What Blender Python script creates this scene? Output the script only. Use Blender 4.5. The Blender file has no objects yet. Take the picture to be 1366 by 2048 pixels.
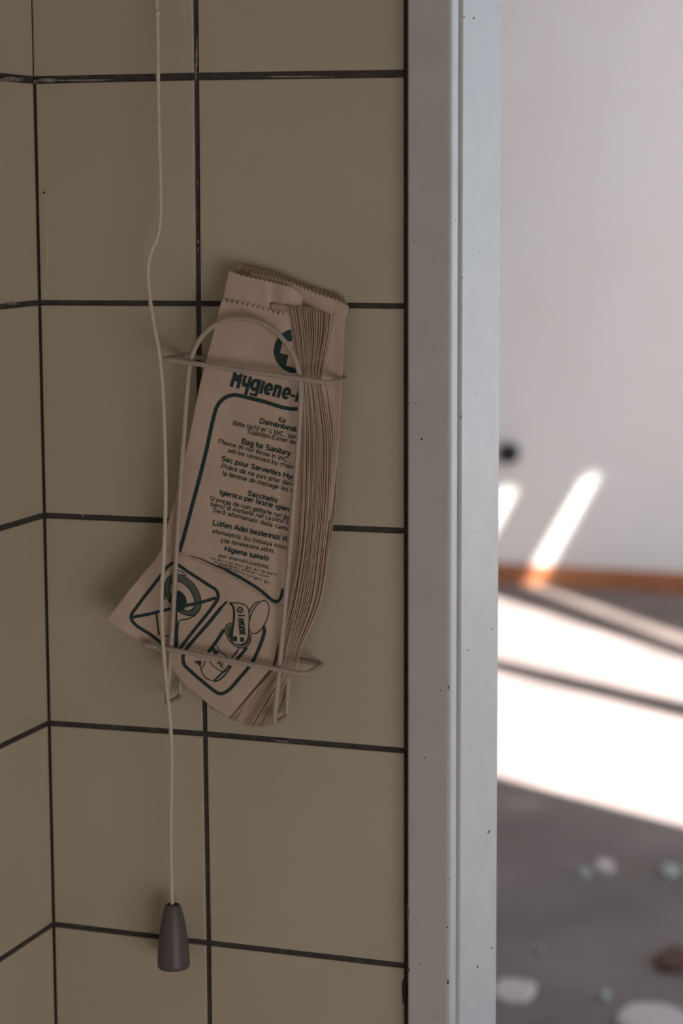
import bpy, bmesh, math, random
from mathutils import Vector, Matrix, Euler, noise
random.seed(7)
C = bpy.context.scene.collection
S = bpy.context.scene

# ------------------------------------------------------------------ camera, world, light, exposure
ZR = 1.477                                   # height of the topmost grout row seen, metres above the floor
FPX = 4542.8
CAM = Vector((0.7432, -1.4534, -0.0772 + ZR))
ROT = Euler((1.4307, 0.0042, 0.3402), 'XYZ')
MROT = ROT.to_matrix()
cd = bpy.data.cameras.new('camera'); cam = bpy.data.objects.new('camera', cd); C.objects.link(cam)
cam.location = CAM; cam.rotation_euler = ROT
cd.sensor_fit = 'VERTICAL'; cd.sensor_height = 36.0; cd.sensor_width = 24.0
cd.lens = FPX / 2048 * 36.0
cd.clip_start = 0.05; cd.clip_end = 60
cd.dof.use_dof = True; cd.dof.focus_distance = 1.565; cd.dof.aperture_fstop = 5.6
S.camera = cam

w = bpy.data.worlds.new('world'); S.world = w; w.use_nodes = True
WORLD_STRENGTH = 0.13
bg = w.node_tree.nodes['Background']
bg.inputs[0].default_value = (0.80, 0.90, 1.0, 1); bg.inputs[1].default_value = WORLD_STRENGTH

SUN_P, SUN_Q = 0.62, 0.42                     # mix of the wall streak's and floor strip's directions
SUN_STRENGTH = 44.0
def area(name, loc, target, sx, sy, power, col):
    l = bpy.data.lights.new(name, 'AREA'); l.shape = 'RECTANGLE'; l.size = sx; l.size_y = sy
    l.energy = power; l.color = col
    o = bpy.data.objects.new(name, l); C.objects.link(o); o.location = loc
    o.rotation_euler = (Vector(target) - Vector(loc)).to_track_quat('-Z', 'Y').to_euler()
    return o
area('lower_right_fill', (1.9, -1.75, 0.40), (0.2, 0, 1.15), 1.5, 1.2, 20.5, (1.0, 0.925, 0.885))  # added area light from the lower right, inside the closed camera-side room
area('side_window_daylight', (2.85, 2.4, 1.6), (0.3, 2.0, 1.2), 2.2, 1.5, 38.0, (0.38, 0.74, 1.0))
area('far_wall_fill', (2.85, 4.9, 1.6), (-1.4, 7.2, 1.6), 1.6, 1.5, 95.0, (0.97, 0.97, 1.0))  # second area light added to brighten the far wall

S.view_settings.view_transform = 'Standard'; S.view_settings.look = 'None'
S.view_settings.gamma = 1; S.view_settings.use_curve_mapping = False
S.view_settings.exposure = 0.0

# ------------------------------------------------------------------ sight lines of the photograph
def ray(px, py):
    return (MROT @ Vector(((px-683)/FPX, -(py-1024)/FPX, -1))).normalized()
def P(px, py, off=0.0):                       # point in the plane that lies `off` in front of the tiled wall
    d = ray(px, py); return CAM + d * ((-off - CAM.y) / d.y)
def PF(px, py, z=0.0):                        # point on the floor
    d = ray(px, py); return CAM + d * ((z - CAM.z) / d.z)
def PX(px, py, X):                            # point in the plane of constant X
    d = ray(px, py); return CAM + d * ((X - CAM.x) / d.x)
MPX = 1.60 / FPX                              # metres per pixel near the holder

# ------------------------------------------------------------------ materials
def mat(name, col, rough=0.6, spec=0.5, var=0.0, vscale=5.0, bump=0.0, bscale=200.0, col2=None, metallic=0.0, specks=None, speck_scale=60):
    m = bpy.data.materials.new(name); m.use_nodes = True
    nt = m.node_tree; b = nt.nodes['Principled BSDF']
    b.inputs['Base Color'].default_value = (*col, 1); b.inputs['Roughness'].default_value = rough
    b.inputs['Specular IOR Level'].default_value = spec; b.inputs['Metallic'].default_value = metallic
    tc = nt.nodes.new('ShaderNodeTexCoord')
    out = None
    if var or col2:
        n = nt.nodes.new('ShaderNodeTexNoise'); n.inputs['Scale'].default_value = vscale; n.inputs['Detail'].default_value = 5
        nt.links.new(tc.outputs['Object'], n.inputs['Vector'])
        r = nt.nodes.new('ShaderNodeValToRGB')
        r.color_ramp.elements[0].position = 0.33; r.color_ramp.elements[1].position = 0.68
        c2 = col2 if col2 else tuple(c*(1-var) for c in col)
        r.color_ramp.elements[0].color = (*c2, 1); r.color_ramp.elements[1].color = (*col, 1)
        nt.links.new(n.outputs['Fac'], r.inputs['Fac']); out = r.outputs['Color']
    if specks:
        v = nt.nodes.new('ShaderNodeTexVoronoi'); v.inputs['Scale'].default_value = speck_scale
        nt.links.new(tc.outputs['Object'], v.inputs['Vector'])
        n2 = nt.nodes.new('ShaderNodeTexNoise'); n2.inputs['Scale'].default_value = speck_scale*0.37
        nt.links.new(tc.outputs['Object'], n2.inputs['Vector'])
        r2 = nt.nodes.new('ShaderNodeValToRGB'); r2.color_ramp.elements[0].position = 0.055; r2.color_ramp.elements[1].position = 0.085
        r2.color_ramp.elements[0].color = (1,1,1,1); r2.color_ramp.elements[1].color = (0,0,0,1)
        nt.links.new(v.outputs['Distance'], r2.inputs['Fac'])
        r3 = nt.nodes.new('ShaderNodeValToRGB'); r3.color_ramp.elements[0].position = 0.55; r3.color_ramp.elements[1].position = 0.60
        nt.links.new(n2.outputs['Fac'], r3.inputs['Fac'])
        mu = nt.nodes.new('ShaderNodeMath'); mu.operation = 'MULTIPLY'
        nt.links.new(r2.outputs['Color'], mu.inputs[0]); nt.links.new(r3.outputs['Color'], mu.inputs[1])
        mx = nt.nodes.new('ShaderNodeMixRGB'); nt.links.new(mu.outputs[0], mx.inputs['Fac'])
        if out: nt.links.new(out, mx.inputs['Color1'])
        else: mx.inputs['Color1'].default_value = (*col, 1)
        mx.inputs['Color2'].default_value = (*specks, 1); out = mx.outputs['Color']
    if out: nt.links.new(out, b.inputs['Base Color'])
    if bump:
        n = nt.nodes.new('ShaderNodeTexNoise'); n.inputs['Scale'].default_value = bscale; n.inputs['Detail'].default_value = 4
        nt.links.new(tc.outputs['Object'], n.inputs['Vector'])
        bp = nt.nodes.new('ShaderNodeBump'); bp.inputs['Strength'].default_value = bump; bp.inputs['Distance'].default_value = 0.002
        nt.links.new(n.outputs['Fac'], bp.inputs['Height']); nt.links.new(bp.outputs['Normal'], b.inputs['Normal'])
    return m
M = {}
M['tile'] = mat('cream_glazed_tile', (0.52, 0.46, 0.345), 0.26, 0.5, var=0.05, vscale=9, bump=0.06, bscale=14)
M['grout'] = mat('dark_grout', (0.050, 0.046, 0.044), 0.9, 0.2, col2=(0.085, 0.078, 0.075), vscale=140, bump=0.5, bscale=400)
M['residue'] = mat('pale_residue', (0.34, 0.30, 0.26), 0.9, 0.2, col2=(0.12, 0.11, 0.10), vscale=260)
M['smudge'] = mat('dried_streak', (0.60, 0.53, 0.39), 0.7, 0.3, var=0.1, vscale=200)
M['frame'] = mat('grey_painted_steel', (0.56, 0.545, 0.535), 0.45, 0.4, var=0.07, vscale=30, bump=0.15, bscale=500, specks=(0.06,0.05,0.05), speck_scale=95)
M['gasket'] = mat('frame_seam_shadow_gap', (0.20, 0.20, 0.20), 0.8, 0.2)
M['wall'] = mat('white_plaster', (0.80, 0.785, 0.785), 0.85, 0.2, col2=(0.785, 0.745, 0.735), vscale=2.2)
M['floor'] = mat('brown_grey_floor', (0.20, 0.165, 0.155), 0.8, 0.25, col2=(0.135, 0.11, 0.102), vscale=2.8)
M['skirting'] = mat('orange_brown_wood', (0.52, 0.21, 0.095), 0.5, 0.4, col2=(0.30, 0.11, 0.055), vscale=3)
M['ceiling'] = mat('ceiling_paint', (0.75, 0.73, 0.71), 0.9, 0.2)
M['paper'] = mat('brown_kraft_paper', (0.61, 0.465, 0.37), 0.85, 0.2, var=0.10, vscale=45, bump=0.25, bscale=900, specks=(0.16,0.10,0.07), speck_scale=420)
M['paperdark'] = mat('shade_darkened_kraft_paper', (0.50, 0.36, 0.275), 0.85, 0.2, var=0.16, vscale=60, bump=0.25, bscale=700)  # kraft paper darkened for shade on rear bags, also mixed into the fan
M['ink'] = mat('dark_green_ink', (0.030, 0.052, 0.052), 0.8, 0.2)
M['greyink'] = mat('grey_green_halftone_ink', (0.115, 0.12, 0.105), 0.8, 0.2)
M['wire'] = mat('beige_coated_wire', (0.46, 0.375, 0.32), 0.42, 0.4, var=0.10, vscale=120, bump=0.1, bscale=300)
M['wiretip'] = mat('rusty_wire_end', (0.16, 0.10, 0.08), 0.8, 0.3, var=0.3, vscale=400)
M['cord'] = mat('cream_cord', (0.66, 0.58, 0.48), 0.7, 0.3, var=0.12, vscale=300, bump=0.3, bscale=900)
M['plastic'] = mat('dark_grey_plastic', (0.112, 0.098, 0.100), 0.42, 0.35)
M['black'] = mat('black_rubber', (0.012, 0.012, 0.014), 0.6, 0.3)
M['chip'] = mat('white_plaster_chip', (0.52, 0.46, 0.45), 0.9, 0.2)
M['greenchip'] = mat('pale_green_chip', (0.33, 0.37, 0.345), 0.7, 0.3)
M['rust'] = mat('red_brown_crumb', (0.10, 0.05, 0.035), 0.9, 0.2)
M['stain'] = mat('floor_stain', (0.27, 0.235, 0.215), 0.9, 0.2)

# ------------------------------------------------------------------ helpers
def link(name, me, mats, parent=None, smooth=False):
    o = bpy.data.objects.new(name, me); C.objects.link(o)
    for m in (mats if isinstance(mats, (list, tuple)) else [mats]): me.materials.append(m)
    if parent: o.parent = parent
    if smooth:
        for p in me.polygons: p.use_smooth = True
    return o
def mesh(name, vs, fs, mats, parent=None, smooth=False, mi=None):
    me = bpy.data.meshes.new(name); me.from_pydata([tuple(v) for v in vs], [], fs); me.update()
    o = link(name, me, mats, parent, smooth)
    if mi:
        for p, k in zip(me.polygons, mi): p.material_index = k
    return o
def tag(o, label=None, cat=None, group=None, kind=None):
    if label: o['label'] = label
    if cat: o['category'] = cat
    if group: o['group'] = group
    if kind: o['kind'] = kind
    return o
def boxdata(x0, x1, y0, y1, z0, z1, base=0):
    v = [(x0,y0,z0),(x1,y0,z0),(x1,y1,z0),(x0,y1,z0),(x0,y0,z1),(x1,y0,z1),(x1,y1,z1),(x0,y1,z1)]
    f = [(3,2,1,0),(4,5,6,7),(0,1,5,4),(1,2,6,5),(2,3,7,6),(3,0,4,7)]
    return v, [tuple(i+base for i in q) for q in f]
def boxes(name, lst, m, kind='structure'):
    vs, fs = [], []
    for b in lst:
        v, f = boxdata(*b, base=len(vs)); vs += v; fs += f
    o = mesh(name, vs, fs, m)
    if kind: o['kind'] = kind
    return o
def cat(pts, n=8, closed=False):              # Catmull-Rom through points of any dimension
    pts = [tuple(p) for p in pts]; out = []; N = len(pts)
    rng = range(N if closed else N-1)
    for i in rng:
        p0 = pts[(i-1) % N] if (closed or i > 0) else pts[0]
        p1 = pts[i]; p2 = pts[(i+1) % N]
        p3 = pts[(i+2) % N] if (closed or i+2 < N) else pts[-1]
        for k in range(n):
            t = k/n
            out.append(tuple(0.5*((2*b) + (-a+c)*t + (2*a-5*b+4*c-d)*t*t + (-a+3*b-3*c+d)*t**3) for a, b, c, d in zip(p0, p1, p2, p3)))
    if not closed: out.append(pts[-1])
    return out
def tube(pts, r, segs=12, caps=True, vs=None, fs=None):
    if vs is None: vs, fs = [], []
    pts = [Vector(p) for p in pts]; base = len(vs); n = len(pts)
    t0 = (pts[1]-pts[0]).normalized(); nrm = t0.orthogonal().normalized(); prev = t0
    for i, p in enumerate(pts):
        t = (pts[min(i+1, n-1)] - pts[max(i-1, 0)]).normalized()
        nrm = (prev.rotation_difference(t) @ nrm); nrm = (nrm - t*nrm.dot(t)).normalized(); prev = t
        b = t.cross(nrm); rr = r(i/(n-1)) if callable(r) else r
        for k in range(segs):
            a = 2*math.pi*k/segs; vs.append(p + (nrm*math.cos(a) + b*math.sin(a))*rr)
    for i in range(n-1):
        for k in range(segs):
            k2 = (k+1) % segs
            fs.append((base+i*segs+k, base+i*segs+k2, base+(i+1)*segs+k2, base+(i+1)*segs+k))
    if caps:
        fs.append(tuple(base+k for k in reversed(range(segs)))); fs.append(tuple(base+(n-1)*segs+k for k in range(segs)))
    return vs, fs
def rounded(pts, r, n=6):                     # polyline in 3D with filleted corners
    pts = [Vector(p) for p in pts]; out = [pts[0]]
    for i in range(1, len(pts)-1):
        a, b, c = pts[i-1], pts[i], pts[i+1]
        d1 = (a-b); d2 = (c-b); rr = min(r, d1.length*0.45, d2.length*0.45)
        s, e = b + d1.normalized()*rr, b + d2.normalized()*rr
        for k in range(n+1):
            t = k/n; out.append(s*(1-t)**2 + b*2*t*(1-t) + e*t*t)
    out.append(pts[-1]); return out
def lerp_poly(pl, t):                         # point at fraction t of a polyline's index-spaced keys
    x = t*(len(pl)-1); i = min(int(x), len(pl)-2); f = x-i
    return tuple(a*(1-f)+b*f for a, b in zip(pl[i], pl[i+1]))
def arc_poly(pl, t):                          # point at fraction t of a polyline's length
    L = [0]
    for a, b in zip(pl, pl[1:]): L.append(L[-1]+math.dist(a, b))
    s = t*L[-1]
    for i in range(len(pl)-1):
        if s <= L[i+1] or i == len(pl)-2:
            f = (s-L[i])/max(L[i+1]-L[i], 1e-9); return tuple(a*(1-f)+b*f for a, b in zip(pl[i], pl[i+1]))
def interp(xs, ys, x):
    if x <= xs[0]: return ys[0]
    for i in range(len(xs)-1):
        if x <= xs[i+1]:
            f = (x-xs[i])/(xs[i+1]-xs[i]); return ys[i]*(1-f)+ys[i+1]*f
    return ys[-1]
def sstep(a, b, x):
    t = min(max((x-a)/(b-a), 0), 1); return t*t*(3-2*t)

# ------------------------------------------------------------------ tiled wall (wall_back) and left wall
XW = P(812, 1024).x                           # end of the tiling
GW = 0.0037
cols = [0.0, P(403, 1000).x, XW]
rowsL = [160, 605, 1030, 1445, 1847]; rowsM = [153, 607, 1044, 1467, 1885]; rowsR = [147, 612, 1061, 1501, 1931]
xl = [70, 77, 85, 94, 104]; xm = [394, 398, 404, 411, 418]; xr = [812, 810, 808, 812, 814]
XC = sum(P(xl[k], rowsL[k]).x for k in range(5))/5
Znode = []                                    # heights of the grout rows at the corner, at the middle joint and at the frame
for k in range(5):
    Znode.append([P(xl[k], rowsL[k]).z, P(xm[k], rowsM[k]).z, P(xr[k], rowsR[k]).z])
pitch = 0.153
top = [[z + pitch*j for z in Znode[0]] for j in range(6, 0, -1)]
bot = [[z - pitch*j for z in Znode[4]] for j in range(1, 6)]
rows = top + Znode + bot
Xmid = [P(xm[k], rowsM[k]).x for k in range(5)]
Xmid = [Xmid[0]]*6 + Xmid + [Xmid[4]]*5
gws = [GW]*6 + [0.0050, 0.0036, 0.0039, 0.0038, 0.0039] + [0.0038]*5
TH = 0.0016
vs, fs, mi = [], [], []
def tile_prism(quad, nrm, tangu, tangv):      # quad: four corners on the wall plane; adds a tile with a soft raised edge
    base = len(vs); c = sum(quad, Vector())/4; bev = 0.0009
    for lvl, inset, h in ((0, 0, 0), (1, 0, TH*0.55), (2, bev*0.4, TH*0.9), (3, bev*1.6, TH)):
        for i, q in enumerate(quad):
            su = 1 if (q-c).dot(tangu) > 0 else -1; sv = 1 if (q-c).dot(tangv) > 0 else -1
            vs.append(q - tangu*su*inset - tangv*sv*inset + nrm*h)
    for l in range(3):
        for i in range(4):
            j = (i+1) % 4; fs.append((base+l*4+i, base+l*4+j, base+(l+1)*4+j, base+(l+1)*4+i)); mi.append(1)
    fs.append((base+12, base+13, base+14, base+15)); mi.append(1)
v, f = boxdata(-0.012, XW+0.004, 0.0, 0.10, 0.0, 2.5); vs += [Vector(a) for a in v]; fs += f; mi += [0]*6
v, f = boxdata(XW+0.004, 1.28, 0.0, 0.10, 2.06, 2.5, len(vs)); vs += [Vector(a) for a in v]; fs += f; mi += [2]*6
v, f = boxdata(1.24, 3.0, 0.0, 0.10, 0.0, 2.5, len(vs)); vs += [Vector(a) for a in v]; fs += f; mi += [2]*6
N = Vector((0, -1, 0)); U = Vector((1, 0, 0)); V = Vector((0, 0, 1))
for r in range(len(rows)-1):
    za, zb = rows[r], rows[r+1]; ga, gb = gws[r]/2, gws[r+1]/2
    for cI in range(2):
        if cI == 0:
            cj = 0.0010 if r < 6 else 0.0026
            x00, x01, x10, x11 = XC+cj, Xmid[r]-GW/2, XC+cj, Xmid[r+1]-GW/2
            za0, za1, zb0, zb1 = za[0], za[1], zb[0], zb[1]
        else:
            x00, x01, x10, x11 = Xmid[r]+GW/2, XW-0.0010, Xmid[r+1]+GW/2, XW-0.0010
            za0, za1, zb0, zb1 = za[1], za[2], zb[1], zb[2]
        tile_prism([Vector((x10,0,zb0+gb)), Vector((x11,0,zb1+gb)), Vector((x01,0,za1-ga)), Vector((x00,0,za0-ga))], N, U, V)
wb = mesh('wall_back', vs, fs, [M['grout'], M['tile'], M['wall']], mi=mi); wb['kind'] = 'structure'
bpy.context.view_layer.update()
# smears of filler, a drill hole and a dried drip on the tiling
def patch(name, pts, off, m, parent, th=0.0003):
    vs = [P(x, y, off) for x, y in pts]; n = len(vs)
    vs = vs + [v + Vector((0, th, 0)) for v in vs]
    fs = [tuple(range(n-1, -1, -1))] + [(i, (i+1) % n, n+(i+1) % n, n+i) for i in range(n)]
    return mesh(name, vs, fs, m, parent)
def blob(cx, cy, rx, ry, n=14, jit=0.25, rot=0.0):
    out = []
    for k in range(n):
        a = 2*math.pi*k/n; r = 1 + random.uniform(-jit, jit)
        x, y = rx*r*math.cos(a), ry*r*math.sin(a)
        out.append((cx + x*math.cos(rot)-y*math.sin(rot), cy + x*math.sin(rot)+y*math.cos(rot)))
    return out
for args in ((blob(72,163,7,5),0.0021,M['residue']), (blob(96,160,20,4.5,jit=.15),0.0019,M['residue']),
             (blob(88,385,2.2,2.2,n=10,jit=.05),0.0018,M['black']),
             ([(89.5,391),(91.5,391),(94,480),(95,540),(92,541),(90.5,470)],0.0018,M['smudge']),
             (blob(92,592,3,6),0.0018,M['smudge']),
             (blob(803,1560,1.6,34,n=16,jit=.2),0.0018,M['smudge']), (blob(797,1893,1.8,9),0.0018,M['smudge']),
             (blob(808,1985,4.5,24,jit=.3),0.0020,M['grout']),
             (blob(396,498,1.2,7,jit=.4,rot=.3),0.0015,M['residue']), (blob(395,365,1.2,8,jit=.4,rot=-.3),0.0015,M['residue']),
             (blob(396,483,3.5,4),0.0013,M['residue']), (blob(393,110,3,40,jit=.5),0.0008,M['residue']),
             (blob(166,1030,1.2,2.5),0.0015,M['chip']), (blob(605,153,60,2.2,jit=.4),0.0008,M['residue']),
             (blob(180,160,70,2.2,jit=.4,rot=-.01),0.0008,M['residue']), (blob(560,1482,14,1.6,jit=.5,rot=.09),0.0009,M['residue'])):
    patch('wall_mark', *args, wb)

# left wall, perpendicular, tiles of the same height
vs, fs, mi = [], [], []
v, f = boxdata(XC-0.10, XC-0.0, -3.4, 0.10, 0.0, 2.5); vs += [Vector(a) for a in v]; fs += f; mi += [0]*6
yv = [-0.0015]
while yv[-1] > -3.3: yv.append(yv[-1]-pitch)
yL = [158, 612, 1054, 1490, 1918]
for r in range(len(rows)-1):
    za, zb = rows[r], rows[r+1]; ga, gb = gws[r]/2, gws[r+1]/2
    for k in range(len(yv)-1):
        y0, y1 = yv[k] - (GW/2 if k else 0.0012), yv[k+1] + GW/2
        tile_prism([Vector((XC,y1,zb[0]+gb)), Vector((XC,y0,zb[0]+gb)), Vector((XC,y0,za[0]-ga)), Vector((XC,y1,za[0]-ga))], Vector((1,0,0)), Vector((0,1,0)), V)
wl = mesh('wall_left', vs, fs, [M['grout'], M['tile']], mi=mi); wl['kind'] = 'structure'
def patchx(pts, m):
    vs = [PX(x, y, XC+0.0019) for x, y in pts]; n = len(vs)
    mesh('wall_mark', vs + [v - Vector((0.0004,0,0)) for v in vs], [tuple(range(n))] + [(i, n+i, n+(i+1) % n, (i+1) % n) for i in range(n)], m, wl)
patchx(blob(20,158,26,4.5,jit=.3), M['residue']); patchx(blob(22,607,12,3), M['residue'])

# ------------------------------------------------------------------ steel door frame
XR = P(901, 1024, 0.013).x
XA = P(814.5, 1024, 0.013).x
y_ = lambda px: PX(px, 1024, XR).y
ya, yb, yc_ = y_(914.5), y_(921.5), y_(997)
prof = [(XA, 0.001), (XA, -0.0115), (XA+0.0015, -0.013), (XR-0.0022, -0.013), (XR-0.0007, -0.0125), (XR, -0.0105),
        (XR, ya-0.0008), (XR-0.0012, ya+0.0008), (XR-0.008, ya+0.001), (XR-0.008, yb), (XR-0.001, yb), (XR+0.0003, yb+0.0012),
        (XR+0.0003, yc_-0.001), (XR-0.0012, yc_+0.0005), (XR-0.028, yc_+0.0005), (XR-0.028, 0.1005), (XR-0.03, 0.1005), (XR-0.03, 0.001)]
def extrude(name, prof, z0, z1, m, mirror=None):
    n = len(prof); vs = [(x, y, z0) for x, y in prof] + [(x, y, z1) for x, y in prof]
    if mirror is not None: vs = [(2*mirror-x, y, z) for x, y, z in vs]
    fs = [(i, (i+1) % n, n+(i+1) % n, n+i) for i in range(n)] + [tuple(reversed(range(n))), tuple(range(n, 2*n))]
    me = bpy.data.meshes.new(name); me.from_pydata(vs, [], fs)
    b = bmesh.new(); b.from_mesh(me); bmesh.ops.recalc_face_normals(b, faces=b.faces); b.to_mesh(me); b.free()
    return me
me = extrude('door_1', prof, 0.0, 2.06, None); d1 = link('door_1', me, M['frame']); d1['kind'] = 'structure'
me2 = extrude('door_1', prof, 0.0, 2.06, None, mirror=(XR+1.22)/2); link('jamb', me2, M['frame'], d1)
v, f = boxdata(XA, 1.22+XR-XA, -0.013, yc_, 2.06, 2.10); mesh('header', v, f, M['frame'], d1)
# dark seam between tiling and frame
v, f = boxdata(XW-0.0002, XA, -0.0008, 0.001, 0, 2.06); seam = mesh('trim_1', v, f, M['grout']); seam['kind'] = 'structure'
# chips in the paint
for (x, y, rx, ry) in ((929,34,1,2),(948,36,1.2,2.4),(978,1664,1.6,3.4),(984,1896,.9,2.4),(956,1933,.9,3),(936,1300,.8,1.5),(985,1258,.8,1.5),(923,834,1.2,1.2)):
    pts = blob(x, y, rx, ry, n=9, jit=.25, rot=.5)
    vs = [PX(a, b, XR+0.0006) for a, b in pts]; n = len(vs)
    mesh('paint_chip', vs+[v-Vector((0.0004,0,0)) for v in vs], [tuple(range(n))]+[(i, n+i, n+(i+1) % n, (i+1) % n) for i in range(n)], M['wiretip'], d1)
for (x, y, rx, ry) in ((826,477,1,1),(828,483,1,1),(819,806,1,1),(831,806,1.4,1),(820,345,1,1),(849,1516,1.4,1.4),(895,1855,1.2,2),(896,1965,1.6,5),(817,1940,3,3),(840,1927,1,1),(833,1848,1,1),(876,2036,1,1),(815,1825,1.5,12),(897,1375,1,5)):
    patch('paint_chip', blob(x, y, rx, ry, n=9, jit=.25), 0.0134, M['wiretip'], d1)

# ------------------------------------------------------------------ the room beyond: floor, far wall, skirting, ceiling with holes added to shape the sun
FB = PF(1000, 1167)                           # foot of the skirting
YF = FB.y + 0.012
boxes('floor', [(-5.0, 3.0, -3.4, YF+0.1, -0.05, 0.0)], M['floor'])
far = boxes('wall_far', [(-5.0, 3.0, YF, YF+0.1, 0.0, 2.5)], M['wall'])
SKH = (CAM + ray(1000, 1127)*((FB.y-CAM.y)/ray(1000, 1127).y)).z
sk = boxes('baseboard_far', [(-5.0, 3.0, FB.y, YF, 0.0, SKH-0.008), (-5.0, 3.0, FB.y+0.004, YF, SKH-0.008, SKH)], M['skirting'])
boxes('wall_west', [(-5.1, -5.0, 0.0, YF+0.1, 0, 2.5), (-5.0, XC-0.10, 0.0, 0.1, 0, 2.5)], M['wall'])
boxes('wall_east', [(3.0, 3.1, -0.0, 1.1, 0, 2.5), (3.0, 3.1, 5.9, YF+0.1, 0, 2.5), (3.0, 3.1, 3.7, 4.0, 0, 2.5), (3.0, 3.1, 1.1, 5.9, 0, 0.8), (3.0, 3.1, 1.1, 5.9, 2.3, 2.5)], M['wall'])

boxes('wall_right', [(3.0, 3.1, -3.5, 0.0, 0, 2.5)], M['wall'])
boxes('wall_front', [(XC-0.1, 3.0, -3.5, -3.4, 0, 2.5)], M['wall'])

def PW(px, py):                               # point on the far wall
    d = ray(px, py); return CAM + d*((YF-0.0001-CAM.y)/d.y)
a_ = PF(1078, 1172); b_ = PF(1366, 1285); d1_ = (b_-a_).normalized()
wa, wb_ = PW(1084, 1122), PW(1190, 945); d2_ = (wb_-wa).normalized()
sdir = (-(d2_*SUN_P) - d1_*SUN_Q).normalized()
sl = bpy.data.lights.new('sun', 'SUN'); sl.energy = SUN_STRENGTH; sl.angle = math.radians(0.55); sl.color = (1.0, 0.965, 0.93)
so = bpy.data.objects.new('sun', sl); C.objects.link(so); so.rotation_euler = sdir.to_track_quat('-Z', 'Y').to_euler()
so.location = (3, 0, 6)
HC = 2.5
def up(p): return p - sdir*((HC - p.z)/-sdir.z) if False else p + (-sdir)*((HC - p.z)/(-sdir.z))
def onfar(px, py): return up(PW(px, py))
def onfl(px, py): return up(PF(px, py))
def ext(a, b, k): return b + (b-a)*k
# holes added to the unseen ceiling to shape the sun: each is the lit figure carried back up along the sun
def quad(tl, tr, br, bl): return [tl, tr, br, bl]
holes = []
t0, t1 = PF(880, 1157), PF(1560, 1383); m0, m1 = PF(880, 1291), PF(1560, 1446)
holes.append([up(t0), up(t1), up(m1), up(m0)])
n0, n1 = PF(880, 1315), PF(1560, 1487); l0, l1 = PF(880, 1521), PF(1560, 1703)
holes.append([up(n0), up(n1), up(l1), up(l0)])
# narrow gap: along the floor to the skirting and up the wall
s0, s1 = PF(1560, 1335), PF(1560, 1364)
w0, w1 = PW(1196, 955), PW(1172, 951)
q0, q1 = PW(1102, 1122), PW(1076, 1122)
holes.append([up(s0), up(w0), up(w1), up(s1)])
u0, u1 = PW(1032, 985), PW(1000, 975)
d = (w1-q1).normalized()
holes.append([up(u0), up(u1), up(u1-d*0.28), up(u0-d*0.22)])
print('SUN', sdir, 'YF', YF, 'holes', [[tuple(round(c, 2) for c in p) for p in h] for h in holes])
b = bmesh.new(); edges = []
outer = [(-5.1, 0.0), (3.1, 0.0), (3.1, YF+0.1), (-5.1, YF+0.1)]
def loop(pts):
    v = [b.verts.new((x, y, HC)) for x, y in pts]
    return [b.edges.new((v[i], v[(i+1) % len(v)])) for i in range(len(v))]
for lp in [outer] + [[(p.x, p.y) for p in h] for h in holes]: edges += loop(lp)
bmesh.ops.triangle_fill(b, use_beauty=True, use_dissolve=False, edges=edges)
# drop any face that filled a hole
def inside(pt, poly):
    c = False; n = len(poly)
    for i in range(n):
        x1, y1 = poly[i]; x2, y2 = poly[(i+1) % n]
        if (y1 > pt[1]) != (y2 > pt[1]) and pt[0] < (x2-x1)*(pt[1]-y1)/(y2-y1)+x1: c = not c
    return c
bad = [f for f in b.faces if any(inside(f.calc_center_median().xy, [(p.x, p.y) for p in h]) for h in holes)]
bmesh.ops.delete(b, geom=bad, context='FACES_ONLY')
r = bmesh.ops.extrude_face_region(b, geom=b.faces[:])
bmesh.ops.translate(b, verts=[g for g in r['geom'] if isinstance(g, bmesh.types.BMVert)], vec=(0, 0, 0.006))
bmesh.ops.recalc_face_normals(b, faces=b.faces)
me = bpy.data.meshes.new('ceiling'); b.to_mesh(me); b.free()
ce = link('ceiling', me, M['ceiling']); ce['kind'] = 'structure'
boxes('ceiling', [(XC-0.1, 3.0, -3.4, 0.0, 2.5, 2.506)], M['ceiling'])

# tinted panes added over the two narrow ceiling holes to dim their sunlight
tg = bpy.data.materials.new('sun_dimming_tint'); tg.use_nodes = True
tn = tg.node_tree; tn.nodes.remove(tn.nodes['Principled BSDF'])
tr_ = tn.nodes.new('ShaderNodeBsdfTransparent'); tr_.inputs[0].default_value = (0.60, 0.58, 0.55, 1)
gl_ = tn.nodes.new('ShaderNodeBsdfGlossy'); gl_.inputs['Roughness'].default_value = 0.05
mx_ = tn.nodes.new('ShaderNodeMixShader'); mx_.inputs[0].default_value = 0.04
tn.links.new(tr_.outputs[0], mx_.inputs[1]); tn.links.new(gl_.outputs[0], mx_.inputs[2]); tn.links.new(mx_.outputs[0], tn.nodes['Material Output'].inputs[0])
for k, hq in enumerate(holes[2:]):
    hc = sum((p for p in hq), Vector())/4
    pts = [Vector((hc.x+(p.x-hc.x)*1.04, hc.y+(p.y-hc.y)*1.04, HC+0.0065)) for p in hq]
    pn = mesh('sun_dimmer_%d' % (k+1), pts, [(0,1,2,3)], tg); pn['kind'] = 'structure'

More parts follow.
